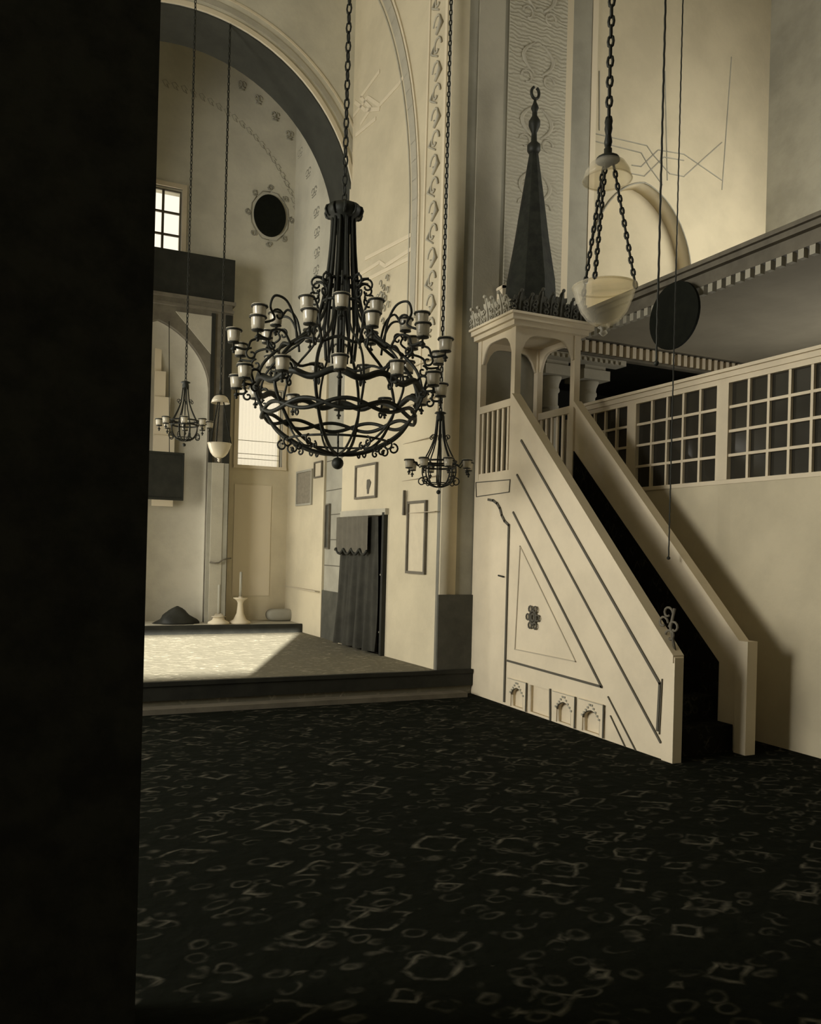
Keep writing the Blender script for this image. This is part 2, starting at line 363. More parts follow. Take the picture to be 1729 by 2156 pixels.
st(MB().box(5.4, 9.4, 10.9, 11.1, 0, 4.4).box(5.3, 5.42, 8.45, 11, 0, 4.4).box(5.3, 9.4, 8.3, 11, 4.3, 4.45).build('wall_recess', DARKWOOD))

# apse: back wall, side walls, vault
YW = 13.0
w1 = at(318, 383, 1, YW); w1r = at(385, 398, 1, YW)
W1 = rect(1.22, 2.05, 6.17, 7.23)
a2 = at(503, 845, 1, YW); b2 = at(598, 985, 1, YW)
W2 = rect(a2.x, b2.x-.04, b2.z, a2.z+.25)
wb = st(plate_mesh('wall_back', [rect(-1.2, 4.4, 0, CEIL), W1, W2], .3, frY(YW), APSE))
st(MB().prism([(3.99, YB, 0), (3.90, YW, 0), (4.3, YW, 0), (4.3, YB, 0)], (0, 0, 4.5)).build('wall_apse_right', PLASTER))
st(MB().prism([(3.985, YB, 4.5), (3.895, YW, 4.5), (4.3, YW, 4.5), (4.3, YB, 4.5)], (0, 0, CEIL-4.5)).build('wall_apse_right_upper', APSE))
st(MB().box(-.9, -.55, YB, YW, 3.9, CEIL).build('wall_apse_left', APSE))
mb = MB(); 
for a, b in [((585, 1238), (680, 1247))]:
    mb.box(3.90, 3.955, 11.45, 13.28, .95, .965)
mb.build('trim_1', PALELINE)['kind'] = 'structure'
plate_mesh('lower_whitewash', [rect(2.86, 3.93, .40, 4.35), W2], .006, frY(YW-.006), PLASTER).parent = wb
MB().box(3.0, 3.62, YW-.016, YW-.006, .80, 2.62).build('sun_reflection_panel', STRAP, wb)  # paler patch painting the sunlight reflected below the window
# oval medallion on the back wall with its ornament ring
mc = at(568, 455, 1, YW)
o = thing('wall_medallion', 'black oval painted medallion with scroll border high on the apse wall', 'medallion', (mc.x, YW, mc.z))
m_ = MB(); m_.prism([(mc.x+.27*cos(2*pi*i/40), YW-.03, mc.z+.345*sin(2*pi*i/40)) for i in range(40)], (0, .028, 0)); m_.build('oval_board', MEDAL, o)
m_ = MB()
for i in range(8):
    a = 2*pi*i/8+pi/2; ca, sa = cos(a), sin(a)
    cx_, cz_ = mc.x+.37*ca, mc.z+.47*sa
    for t0 in (-.55, .55):
        m_.tube([(cx_+.05*cos(a+t0*3+t)*(1-t/8), YW-.008, cz_+.05*sin(a+t0*3+t)*(1-t/8)) for t in [j*.6 for j in range(9)]], .010, 5)
    m_.tube([(mc.x+.32*cos(a), YW-.006, mc.z+.40*sin(a)), (mc.x+.33*cos(a+.4), YW-.006, mc.z+.42*sin(a+.4)), (mc.x+.32*cos(a+.78), YW-.006, mc.z+.40*sin(a+.78))], .008, 5)
m_.build('scroll_border', GREY, o)
# painted motifs following the arch on the apse wall
m_ = MB(); m2 = MB()
AP0, AN = Vector((3.98, YB, 0)), Vector((1, .048, 0))
for (x, y) in ((510, 178), (545, 208), (580, 243), (610, 283), (633, 320), (650, 362), (662, 402), (667, 445), (668, 487), (668, 530), (666, 568), (665, 606), (662, 640)):
    c = at(x, y, 1, YW-.01); u = Vector((1, 0, 0))
    if c.x > 3.88:
        d = Fw + cr*((x-PX)/F_PX) + cu*((PY-y)/F_PX); c = CAM+d*((AP0-CAM).dot(AN)/d.dot(AN)); u = Vector((.04, -1, 0))
    def mo(a, b): return c+u*a*(1.8 if u.x < .5 else 1)+Vector((0, 0, b))
    for s_ in (-1, 1):
        m_.tube([mo(s_*.03+.03*cos(t)*s_, .05*sin(t)) for t in [j*.8 for j in range(8)]], .012, 5)
    m_.tube([mo(-.045, -.08), mo(.045, -.08)], .012, 5)
m_.build('painted_motif', GREY, wb)
for i in range(26):
    a = pi/2*i/25; R_ = 2.28
    m2.tube([(1.75+R_*cos(a)+.05*cos(6*t), YW-.004, 6.6+R_*.98*sin(a)+.06*sin(t*5)) for t in [j*.25 for j in range(6)]], .006, 4)
m2.build('painted_tendril', GREYL, wb)

# windows of the apse
def window(n, x0, x1, z0, z1, cols, rows, y, label, bars=.018):
    f = st(MB().box(x0-.07, x1+.07, y-.03, y+.02, z1, z1+.07).box(x1, x1+.07, y-.03, y+.02, z0-.0, z1).box(x0-.07, x0, y-.03, y+.02, z0, z1).box(x0-.07, x1+.07, y-.05, y+.02, z0-.05, z0).build('window_%d' % n, WHITE))
    mb = MB()
    for i in range(cols+1): x = x0+(x1-x0)*i/cols; mb.box(x-bars, x+bars, y+.10, y+.14, z0, z1)
    for i in range(rows+1): z = z0+(z1-z0)*i/rows; mb.box(x0, x1, y+.101, y+.139, z-bars*.8, z+bars*.8)
    sub(mb.build('glazing_bars', MIDWOOD), f)
    return f
window(1, 1.22, 2.05, 6.17, 7.23, 3, 3, YW, '')
f2 = window(2, W2[0][0], W2[1][0], W2[0][1], W2[2][1], 1, 1, YW, '', .012)
mb = MB()
for z in (.12, .20, .42): mb.box(W2[0][0], W2[1][0], YW+.12, YW+.135, W2[0][1]+z, W2[0][1]+z+.008)
sub(mb.build('curtain_rail', GREYL), f2)
# thin white curtain in the low window
mb = MB(); vs = []; nx = 60
sheer = mat('sheer_white_curtain', (.75, .68, .52), .9); 
nt = sheer.node_tree; b = nt.nodes['Principled BSDF']; b.inputs['Transmission Weight'].default_value = .0
tl = nt.nodes.new('ShaderNodeBsdfTranslucent'); tl.inputs[0].default_value = (.85, .78, .6, 1); mxs = nt.nodes.new('ShaderNodeMixShader'); mxs.inputs[0].default_value = .85
nt.links.new(b.outputs[0], mxs.inputs[1]); nt.links.new(tl.outputs[0], mxs.inputs[2]); trn = nt.nodes.new('ShaderNodeBsdfTransparent'); mx3 = nt.nodes.new('ShaderNodeMixShader'); mx3.inputs[0].default_value = .45
nt.links.new(mxs.outputs[0], mx3.inputs[1]); nt.links.new(trn.outputs[0], mx3.inputs[2]); nt.links.new(mx3.outputs[0], nt.nodes['Material Output'].inputs[0])
for i in range(nx+1):
    x = W2[0][0]+(W2[1][0]-W2[0][0])*i/nx; yy = YW+.20+.015*sin(i*1.3)
    vs += [(x, yy, W2[0][1]), (x, yy, W2[2][1])]
mb.add(vs, [(2*i, 2*i+2, 2*i+3, 2*i+1) for i in range(nx)], True)
sub(mb.build('sheer_curtain', sheer), f2)

# ------------------------------------------------------------------ prayer niche (mihrab)
MYF = 12.6; mx_ = 1.68
mih = thing('prayer_niche', 'tall dark-framed prayer niche with pointed arch and heavy dark cornice box against apse wall', 'niche', (mx_, 12.9, .40))
br = at(493, 600, 1, MYF); xr = br.x; xl = 2*mx_-xr
zt = at(492, 550, 1, MYF).z; zb = at(493, 640, 1, MYF).z
MB().box(xl, xr, MYF-.05, YW-.01, zb, zt).build('cornice_box', DARKWOOD, mih)
MB().box(xl-.02, xr+.02, MYF-.08, YW-.01, zb-.05, zb).box(xl+.03, xr-.02, MYF-.04, YW-.01, zb-.13, zb-.05).box(xl+.0, xr, MYF-.06, YW-.01, zb-.17, zb-.13).build('cornice_moulding', MIDWOOD, mih)
ah = arch_loop(mx_, .80, .40, 4.05, .98, 24, .35)
xo = at(500, 1000, 1, MYF).x; zl = 3.6
plate_mesh('niche_frame', [[(xl, .40), (mx_-.80, .40)] + [ah[0]] + list(reversed(ah[2:])) + [ah[1], (xr, .40), (xr, zb-.17), (xl, zb-.17)]], .12, frY(MYF), MIDWOOD, mih)
arm_ = MB()
arm_.box(mx_+.80, mx_+.86, MYF-.03, MYF, 2.9, zb-.2).box(xr-.12, xr-.02, MYF-.04, MYF, 2.9, zb-.2)
arm_.build('frame_moulding', DARKWOOD, mih)
MB().box(mx_+.80, mx_+.86, MYF-.03, MYF, .4, 2.9).box(xr-.12, xr-.02, MYF-.04, MYF, .4, 2.9).build('lower_moulding', GREY, mih)
for s_ in (1, -1):
    a_, b_ = sorted((mx_+s_*.86, mx_+s_*1.04))
    MB().box(a_, b_, MYF-.05, MYF, .4, 2.9).build('lower_pilaster', GREYL, mih)
    t = [(mx_+s_*.25, zb-.25), (mx_+s_*.84, zb-.25), (mx_+s_*.84, 4.55)]
    mb = MB(); mb.prism([(p[0], MYF-.02, p[1]) for p in t], (0, .02, 0)); mb.build('spandrel_panel', GREYL, mih)
# concave niche body
mb = MB(); vs = []; n = 24; zs_ = [.40+i*(3.65)/10 for i in range(11)]
rows_ = [(z, 1.0) for z in zs_] + [(4.05+.98*t, sqrt(max(0, 1-t**1.7))) for t in (.2, .4, .6, .75, .88, .96, 1.0)]
for z, sc_ in rows_:
    for j in range(n+1):
        a = pi*j/n; vs.append((mx_+.80*sc_*cos(a), MYF+.12+.24*sin(a)*max(sc_, .02), z))
fs = [(i*(n+1)+j, i*(n+1)+j+1, (i+1)*(n+1)+j+1, (i+1)*(n+1)+j) for i in range(len(rows_)-1) for j in range(n)]
mb.add(vs, fs, True); mb.build('niche_recess', GREYL, mih)
# stepped pale hood painted inside the niche
mb = MB()
for i, (xx, z0, z1) in enumerate([(.10, 3.6, 4.75), (.17, 3.4, 4.3), (.24, 2.9, 3.9), (.32, 2.2, 3.3)]):
    mb.box(mx_+.0, mx_+xx, MYF+.30-.02*i, MYF+.34-.02*i, z0, z1)
mb.build('stepped_hood', STRAP, mih)

# ------------------------------------------------------------------ galleries at the right
GX = 5.9; GZ = 4.25
g = thing('gallery', 'raised wooden gallery with dentilled cornice and grey soffit at upper right beyond the pulpit', 'gallery', (7.4, 5, GZ))
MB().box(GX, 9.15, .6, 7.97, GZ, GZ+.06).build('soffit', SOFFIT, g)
MB().box(GX-.04, GX+.1, .6, 8.05, GZ-.02, GZ+.10).box(GX-.10, GX+.05, .6, 8.05, GZ+.10, GZ+.15).box(GX-.14, GX+.05, .6, 8.05, GZ+.15, GZ+.19).build('cornice', MIDWOOD, g)
d0 = MB().box(GX-.035, GX+.02, .7, .755, GZ-.10, GZ-.02).build('dentil', GREYL, g)
for i in range(1, 65):
    d = d0.copy(); col.objects.link(d); d.location.y = d0.location.y+.11*i
MB().box(5.56, 9.15, 8.02, 8.095, GZ-.02, GZ+.06).box(5.56, 9.15, 7.98, 8.09, GZ+.0, GZ+.05).box(5.56, 9.15, 8.0, 8.095, GZ-.2, GZ-.17).build('entablature', MIDWOOD, g)
d0 = MB().box(5.58, 5.635, 7.99, 8.05, GZ-.16, GZ-.02).build('entablature_dentil', WHITE, g)
for i in range(1, 33):
    d = d0.copy(); col.objects.link(d); d.location.x = d0.location.x+.105*i
MB().box(5.56, 6.75, 8.0, 8.2, GZ-.27, GZ-.205).build('lower_cornice', GREYL, g)
d0 = MB().box(5.6, 5.64, 7.97, 8.0, GZ-.27, GZ-.235).build('drip_dentil', GREYL, g)
for i in range(1, 14):
    d = d0.copy(); col.objects.link(d); d.location.x = d0.location.x+.08*i
def column(x, label):
    c = thing('column', label, 'column', (x, 8.32, 0))
    mb = MB().lathe([(.15, .0), (.15, .12), (.125, .16), (.12, .2), (.105, 3.45), (.105, 3.46)], (x, 8.32, 0), 24); mb.build('shaft', GREYL, c)
    MB().lathe([(.105, 3.40), (.12, 3.41), (.12, 3.44), (.107, 3.45), (.107, 3.60), (.125, 3.62), (.125, 3.65), (.113, 3.67), (.12, 3.72), (.145, 3.78), (.145, 3.80)], (x, 8.32, 0), 24).box(x-.2, x+.2, 8.12, 8.52, 3.80, 3.92).box(x-.16, x+.16, 8.16, 8.48, 3.92, 3.99).build('capital', GREYL, c)
    return c
column(5.83, 'turned pale column seen inside the pulpit canopy opening below the dentils')
column(6.40, 'turned pale column right of the pulpit post, below the gallery dentils')
# glazed partition
pt = thing('glazed_partition', 'white wooden partition with small dark glass panes behind the pulpit stairs', 'partition', (GX, 5.5, 0))
PZ0, PZ1 = 2.34, 3.24
posts = [7.98, 6.87, 5.62, 4.4, 3.2]
MB().box(GX, GX+.06, 3.0, 8.0, 0, PZ0-.04).build('lower_panel', PLASTER, pt)
MB().box(GX-.03, GX+.08, 3.0, 8.0, PZ1+.05, PZ1+.10).box(GX-.06, GX+.10, 3.0, 8.0, PZ1+.10, PZ1+.13).box(GX-.01, GX+.06, 3.0, 8.0, PZ1, PZ1+.05).build('top_rail', WHITE, pt)
MB().box(GX-.01, GX+.06, 3.0, 8.0, PZ0-.04, PZ0).build('bottom_rail', WHITE, pt)
for i, y in enumerate(posts): MB().box(GX-.015, GX+.06, y-.07, y+.07, PZ0, PZ1).build('post', WHITE, pt)
for y1, y0 in zip(posts, posts[1:]):
    y0 += .07; y1 -= .07; mb = MB()
    nc = 5
    for i in range(1, nc): yy = y0+(y1-y0)*i/nc; mb.box(GX, GX+.03, yy-.013, yy+.013, PZ0, PZ1)
    for i in range(1, 4): z = PZ0+(PZ1-PZ0)*i/4; mb.box(GX+.001, GX+.029, y0, y1, z-.013, z+.013)
    s_ = mb.build('sash', WHITE, pt)
    sub(MB().box(GX+.034, GX+.04, y0, y1, PZ0, PZ1).build('glass', PANE), s_)
    s_.children[0].matrix_parent_inverse = Matrix()
# round dark board hanging off the gallery front
rb = at(1424, 655, 0, GX-.12)
o = MB(); o.prism([(GX-.16, rb.y+.33*cos(2*pi*i/40), rb.z-.05+.33*sin(2*pi*i/40)) for i in range(40)], (.03, 0, 0))
o = tag(o.build('round_board', MEDAL), 'large round black board hung from the gallery cornice at far right', 'board')
# ------------------------------------------------------------------ pulpit (minbar)
X0, X1 = 4.61, 5.45; YN, YT, YE = 4.82, 7.21, 7.99; ZP = 2.42; ZR = 3.23
mn = thing('pulpit', 'tall white wooden pulpit with steep stair, canopy, dark spire and triangular panelled side', 'pulpit', (5.03, 6.4, 0))
def P(x, y): q = at(x, y, 0, X0); return (q.y, q.z)
outl = [(YN, 0), (YE, 0), (YE, ZP), (YT, ZP), (YT, ZR), (YN, .80)]
def narch(y0, y1, zt_):
    c = (y0+y1)/2; return arch_loop(c, (y1-y0)/2, .015, zt_*.62, zt_*.38, 12, .25)
nhole = []
for a, b in ((1078, 1103), (1175, 1205), (1230, 1266)):
    y1_, y0_ = P(a, 1440)[0], P(b, 1470)[0]; nhole.append(narch(y0_, y1_, .22))
rec = rect(P(1160, 1450)[0], P(1115, 1440)[0], .015, .29)
plate_mesh('side_panel', [outl]+nhole+[rec], .05, frX(X0), WHITE, mn)
MB().box(X0+.05, X0+.07, YN+.02, YE-.02, .0, .6).build('niche_backing', WHITE, mn)
plate_mesh('side_panel', [outl], .05, frX(X1-.05), WHITE, mn)
# raised surrounds of the three little niches
for hl in nhole:
    ys = [p[0] for p in hl]; c = (min(ys)+max(ys))/2; hw = .185
    plate_mesh('niche_surround', [[(c-hw, .01), (c-hw+.02, .30), (c+hw-.02, .30), (c+hw, .01)] + [hl[1]] + hl[2:] + [hl[0]]], .012, frX(X0-.012), WHITE, mn)
    mb = MB(); mb.bar((X0-.012, c-hw+.01, .01), (X0-.012, c-hw+.01, .30), .012, (-1, 0, 0), .008)
    mb.bar((X0-.012, c-hw+.01, .295), (X0-.012, c+hw-.01, .295), .005, (-1, 0, 0), .006)
    for k in range(5):   # stepped stalactite carving
        for s_ in (-1, 1):
            y_ = c+s_*(.015+.026*k); z_ = .275-.027*k
            mb.box(X0-.020, X0-.012, y_-.011, y_+.011, z_-.018, z_)
    mb.build('niche_carving', GREY, mn)
    MB().tube([(X0-.004, p[0], p[1]) for p in hl[2:]+[hl[0]]], .009, 5).bar((X0-.012, c-hw+.008, .01), (X0-.012, c-hw+.008, .30), .014, (-1, 0, 0), .010).build('niche_edge', LINE_SHADE, mn)  # dark outline painting the shade of the niche reveal
# raised strips on the side, recess shade painted into the dark ones
def line(pts, wd, h=.012, m=LINE_SHADE, name='shade_moulding', close=False):
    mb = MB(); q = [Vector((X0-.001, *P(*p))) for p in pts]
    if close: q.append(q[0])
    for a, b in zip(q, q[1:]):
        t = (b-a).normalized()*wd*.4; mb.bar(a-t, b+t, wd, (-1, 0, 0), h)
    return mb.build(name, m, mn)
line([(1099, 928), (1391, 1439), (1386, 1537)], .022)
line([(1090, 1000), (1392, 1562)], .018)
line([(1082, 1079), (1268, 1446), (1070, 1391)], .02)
line([(1096, 1150), (1085, 1367), (1213, 1393)], .010, .008, PALELINE, 'inner_moulding', True)
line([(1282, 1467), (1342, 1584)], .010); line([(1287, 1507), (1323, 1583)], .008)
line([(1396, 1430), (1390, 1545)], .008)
line([(1030, 1052), (1040, 1054), (1048, 1060), (1054, 1070), (1058, 1085), (1064, 1097), (1073, 1106), (1063, 1476)], .026, .014, LINE_SHADE, 'door_edge_shade')
line([(1003, 1016), (1075, 1010), (1073, 1036), (1004, 1046)], .009, .008, LINE_SHADE, 'small_panel_shade', True)
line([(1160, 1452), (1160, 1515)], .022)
b_ = P(1125, 1300)
mb = MB(); mb.add([], [])
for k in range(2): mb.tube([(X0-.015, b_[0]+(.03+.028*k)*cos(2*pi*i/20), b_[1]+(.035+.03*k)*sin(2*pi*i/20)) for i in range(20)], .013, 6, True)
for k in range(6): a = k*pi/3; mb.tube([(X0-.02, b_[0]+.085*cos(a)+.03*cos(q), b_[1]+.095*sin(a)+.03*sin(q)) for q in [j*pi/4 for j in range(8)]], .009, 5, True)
mb.build('round_boss', LINE_SHADE, mn)
hd = P(1058, 1214); MB().tube([(X0-.02, hd[0]-.05, hd[1]), (X0-.02, hd[0]+.05, hd[1]+.01)], .009, 6).build('door_bolt', IRON, mn)
# coping on both sloping sides, scroll ornament at the foot
for x in (X0-.03, X1-.08):
    mb = MB(); mb.prism([(x, YN-.02, .78), (x, YN-.02, .84), (x, YT, ZR+.06), (x, YT, ZR)], (.11, 0, 0)); mb.build('stair_coping', WHITE, mn)
MB().prism([(X0-.02, YN-.03, 0), (X0-.02, YN-.03, .82), (X0-.02, YN+.09, .93), (X0-.02, YN+.09, 0)], (.09, 0, 0)).build('foot_post', WHITE, mn)
fo = MB()
for i, (sy, sz, s_) in enumerate([(4.9, .98, 1), (4.98, 1.08, -1), (4.86, 1.05, 1), (4.93, 1.16, -1)]):
    fo.tube([(X0+.03, sy+s_*.055*cos(t)*(1-t/9), sz+.055*sin(t)*(1-t/9)) for t in [j*.6 for j in range(10)]], .010, 5)
fo.tube([(X0+.03, 4.84, .86), (X0+.03, 4.9, 1.05), (X0+.03, 4.86, 1.2)], .012, 5)
fo.build('scroll_ornament', MIDWOOD, mn)
# stair, platform
N = 11
for i in range(N):
    y0 = YN+.12+(YT-YN-.12)*i/N; z1 = ZP*(i+1)/(N+1)+.02
    MB().box(X0+.07, X1-.07, y0, YT+.02, z1-.205 if i else 0, z1).build('step', STAIRCARPET, mn)
MB().box(X0+.05, X1-.05, YT, YE-.02, ZP-.08, ZP-.01).build('platform', STAIRCARPET, mn)
MB().box(X0+.1, X1-.1, YE-.04, YE-.02, 0, 2.3).build('back_panel', GREY, mn)
mb = MB(); mb.prism([(X1-.062, YN+.3, .72), (X1-.062, YT, 2.74), (X1-.062, YT, 1.9), (X1-.062, YN+.6, 0.05), (X1-.062, YN+.3, .05)], (.010, 0, 0)); mb.build('dark_side_sheet', STAIRCARPET, mn)  # dark sheet over the lower inner face of the far side
# posts
ZC = 4.0
for x in (X0, X1-.075):
    for y in (YT, YE-.075):
        z0 = ZP if y > 7.5 or x == X0 else 0.0
        MB().box(x, x+.075, y, y+.075, z0, ZC).build('canopy_post', WHITE, mn)
# balustrades at platform level
def balustrade(x):
    MB().box(x, x+.05, YT+.075, YE-.075, ZR-.06, ZR+.02).build('top_rail', WHITE, mn)
    MB().box(x+.005, x+.045, YT+.075, YE-.075, ZP+.0, ZP+.07).build('bottom_rail', WHITE, mn)
    for k in range(6):
        y = YT+.12+k*.105; MB().box(x+.015, x+.035, y, y+.035, ZP+.07, ZR-.06).build('baluster', WHITE, mn)
balustrade(X0); balustrade(X1-.055)
# arched canopy heads
def head(a0, a1, fr, name='canopy_head'):
    n = 14; c = (a0+a1)/2; hw = (a1-a0)/2
    pts = [(a0, ZC), (a0, ZC-.27), (a0+.015, ZC-.26)]
    for i in range(1, n): t = i/n; pts.append((a0+.015+(2*hw-.03)*t, ZC-.26+.20*(1-abs(2*t-1)**5)))
    pts += [(a1-.015, ZC-.26), (a1, ZC-.27), (a1, ZC)]
    plate_mesh(name, [pts], .04, fr, WHITE, mn)
head(YT+.07, YE-.07, frX(X0+.01)); head(YT+.07, YE-.07, frX(X1-.05)); head(X0+.07, X1-.07, frY(YT+.01)); head(X0+.07, X1-.07, frY(YE-.05))
MB().box(X0-.06, X1+.06, YT-.06, YE, ZC, ZC+.05).box(X0-.10, X1+.10, YT-.10, YE, ZC+.05, ZC+.10).box(X0-.13, X1+.13, YT-.13, YE, ZC+.10, ZC+.125).build('cornice', WHITE, mn)
# leaf cresting
def cresting(p0, p1, nrm, m):
    mb = MB(); p0, p1 = Vector(p0), Vector(p1); L = (p1-p0).length; t = (p1-p0)/L; n = int(L/.125)
    up = Vector((0, 0, 1))
    nv = Vector(nrm)
    leaf = [(-.055, 0), (-.085, .10), (-.125, .16), (-.10, .24), (-.07, .22), (-.10, .36), (-.125, .44), (-.09, .53), (-.055, .48), (-.075, .64), (-.07, .76), (-.03, .74), (-.02, .9), (0, 1)]
    leaf = leaf+[(-a, b) for a, b in leaf[-2::-1]]
    for i in range(n):
        c = p0+t*(L*(i+.5)/n); mid = 1-abs((i+.5)/n-.5)*2
        hgt = (.15 if i % 2 else .20)+.10*mid; w_ = .75 if i % 2 else .95
        mb.prism([c+t*a*w_+up*b*hgt+nv*(.05*b*b) for a, b in leaf], nv*-.018)
        mb.tube([c+up*(hgt*q)+nv*(.05*q*q+.006) for q in (.05, .3, .6, .95)], [.012, .011, .008, .004], 6)
        for s_ in (-1, 1):
            for q in (.18, .45):
                mb.tube([c+t*s_*(.07*w_+.022*cos(a))+up*(hgt*q+.022*sin(a))+nv*(.05*q*q+.012) for a in [j*.8 for j in range(7)]], .008, 5)
        mb.ball(c+up*(hgt*.98)+nv*.055, .02, 8)
    return mb.build('leaf_cresting', m, mn)
zc = ZC+.12
cresting((X0-.10, YE-.02, zc), (X0-.10, YT-.10, zc), (-1, 0, 0), GREYL)
cresting((X0-.10, YT-.10, zc), (X1+.10, YT-.10, zc), (0, -1, 0), DADO_SHADE)  # front and right crests coloured dark as the shaded sides
cresting((X1+.10, YT-.10, zc), (X1+.10, YE-.02, zc), (1, 0, 0), DADO_SHADE)
# dark roof and spire
sc = (5.06, 7.64)
MB().lathe([(.52, zc), (.44, zc+.1), (.32, zc+.2), (.29, zc+.34), (.275, zc+.55), (.26, 4.75), (.20, 5.1), (.135, 5.55), (.075, 5.95), (.05, 6.12)], (*sc, 0), 8, False).build('spire', SPIRE, mn)
fin = [(.05, 6.1), (.075, 6.14), (.075, 6.2), (.035, 6.24), (.03, 6.34), (.065, 6.42), (.065, 6.47), (.03, 6.53), (.028, 6.58), (.045, 6.62), (.02, 6.68), (.012, 6.72)]
MB().lathe(fin, (*sc, 0), 14).tube([(sc[0]+.05*cos(a), sc[1], 6.79+.065*sin(a)) for a in [pi*.62+i*(1.76*pi)/18 for i in range(19)]], .017, 6).build('finial', IRON, mn)
cb = at(1069, 596, 1, 7.82)
MB().box(cb.x-.065, cb.x+.065, 7.82, 7.94, zc-.01, cb.z-.03).prism([(cb.x-.075, 7.82, cb.z-.04), (cb.x+.075, 7.82, cb.z+.06), (cb.x+.075, 7.82, cb.z-.03), (cb.x-.075, 7.82, cb.z-.07)], (0, .12, 0)).build('corner_pinnacle', WHITE, mn)
# portal frame of the stair foot (right edge of the view)
MB().box(X1-.09, X1+.02, YN-.03, YN+.09, 0, .93).build('foot_post', WHITE, mn)

# ------------------------------------------------------------------ hanging lights
def helix_chain(mb, top, bot, r=.012, lk=.05):
    top, bot = Vector(top), Vector(bot); L = (top-bot).length; n = max(2, int(L/lk)); d = (top-bot)/L
    ax = d.orthogonal().normalized(); bx = d.cross(ax)
    for i in range(n):
        c = bot+d*(L*(i+.5)/n); q = ax if i % 2 else bx
        mb.tube([c+d*(lk*.62)*cos(a)+q*lk*.26*sin(a) for a in [2*pi*k/8 for k in range(8)]], r*.45, 4, True)
def cup(R, z):
    """holder and glass of one oil cup at radius R (on +X), rim at z"""
    h = MB(); h.tube([(R+.066*cos(2*pi*i/14), .066*sin(2*pi*i/14), z) for i in range(14)], .009, 5, True)
    h.lathe([(.03, z-.115), (.052, z-.110), (.052, z-.102), (.03, z-.098)], (R, 0, 0), 12).lathe([(.02, z-.17), (.026, z-.16), (.008, z-.14), (.006, z-.115)], (R, 0, 0), 8).ball((R, 0, z-.185), .014, 8)
    for k in range(4): a = pi/4+k*pi/2; h.tube([(R+.055*cos(a), .055*sin(a), z), (R+.045*cos(a), .045*sin(a), z-.1)], .004, 4)
    gl = MB(); gl.lathe([(.070, z+.014), (.058, z-.008), (.055, z-.06), (.05, z-.097), (.012, z-.10)], (R, 0, 0), 14)
    return h, gl
def spiral(cx, cz, r, a0, turns, n=14, sgn=1):
    return [(cx+r*(1-.75*i/n)*cos(a0+sgn*turns*2*pi*i/n), 0, cz+r*(1-.75*i/n)*sin(a0+sgn*turns*2*pi*i/n)) for i in range(n+1)]
def rotc(o, a): o.rotation_euler = (0, 0, a); return o
def rep(o, a, root):
    c = o.copy(); col.objects.link(c); c.rotation_euler = (0, 0, a)
    for ch in o.children:
        d = ch.copy(); col.objects.link(d); d.parent = c; d.matrix_parent_inverse = Matrix()
    return c
cc = atD(714, 850, 7.25)
ch = thing('chandelier', 'huge dark iron basket chandelier with tiers of glass oil cups hanging in the centre', 'chandelier', (cc.x, cc.y, 0))
ph0 = math.atan2(-cc.y, -cc.x)
def loc(mb, name, m): return sub(mb.build(name, m), ch)
mb = MB(); helix_chain(mb, (.0, 0, CEIL), (0, 0, 4.72), .02, .085); loc(mb, 'chain', IRON)
mb = MB().lathe([(.012, 4.76), (.05, 4.73), (.06, 4.70), (.15, 4.69), (.165, 4.65), (.15, 4.60), (.10, 4.575), (.085, 4.50), (.06, 4.45)], k=20)
for i in range(10): 
    a = 2*pi*i/10; mb.tube([((.14+.035*cos(t))*cos(a), (.14+.035*cos(t))*sin(a), 4.64+.045*sin(t)) for t in [2*pi*j/8 for j in range(8)]], .012, 5, True)
loc(mb, 'crown', IRON)
prof = [(.10, 4.60), (.115, 4.30), (.145, 4.00), (.175, 3.82), (.23, 3.66), (.36, 3.49), (.56, 3.35), (.70, 3.20), (.755, 3.03), (.75, 2.93), (.68, 2.80), (.585, 2.67), (.45, 2.57), (.24, 2.48), (.04, 2.455)]
def smooth(p, n=4):
    out = []
    for i in range(len(p)-1):
        a, b, c, d = [Vector(p[max(0, min(len(p)-1, j))]) for j in (i-1, i, i+1, i+2)]
        for k in range(n):
            t = k/n; out.append(tuple(.5*((2*b)+(c-a)*t+(2*a-5*b+4*c-d)*t*t+(-a+3*b-3*c+d)*t**3)))
    return out+[tuple(p[-1])]
sp = smooth(prof)
mb = MB().tube([(r, 0, z) for r, z in sp], .0105, 6, flat=1.5)
rib0 = loc(mb, 'rib', IRON)
for i in range(12): (rotc(rib0, ph0+pi/12) if i == 0 else rep(rib0, ph0+pi/12+2*pi*i/12, ch))
# dense straight rods of the stem
mb = MB()
for i in range(18):
    a = 2*pi*i/18; mb.tube([(.09*cos(a), .09*sin(a), 4.55), (.105*cos(a), .105*sin(a), 4.2), (.13*cos(a), .13*sin(a), 3.9), (.155*cos(a), .155*sin(a), 3.6), (.13*cos(a), .13*sin(a), 3.3)], .011, 5)
mb.ring(.135, 4.02, .014).ring(.17, 3.82, .014)
mb.tube([(0, 0, 4.5), (0, 0, 2.9)], .018, 8)
loc(mb, 'stem', IRON)
mb = MB(); mb.tube(spiral(.235, 3.96, .075, pi*.9, .95, sgn=-1), .010, 5).tube(spiral(.265, 3.86, .055, pi*.7, 1.0, sgn=1), .010, 5).tube([(.14, 0, 4.0), (.19, 0, 4.03), (.25, 0, 4.03)], .010, 5)
s0 = loc(mb, 'crown_scroll', IRON)
for i in range(10): (rotc(s0, ph0) if i == 0 else rep(s0, ph0+2*pi*i/10, ch))
loc(MB().ring(.56, 3.355, .014, 96, .02, 12), 'ring', IRON)
mb = MB().ring(.755, 3.03, .028, 144, .030, 12, 0, k=8)
loc(mb, 'ring', IRON)
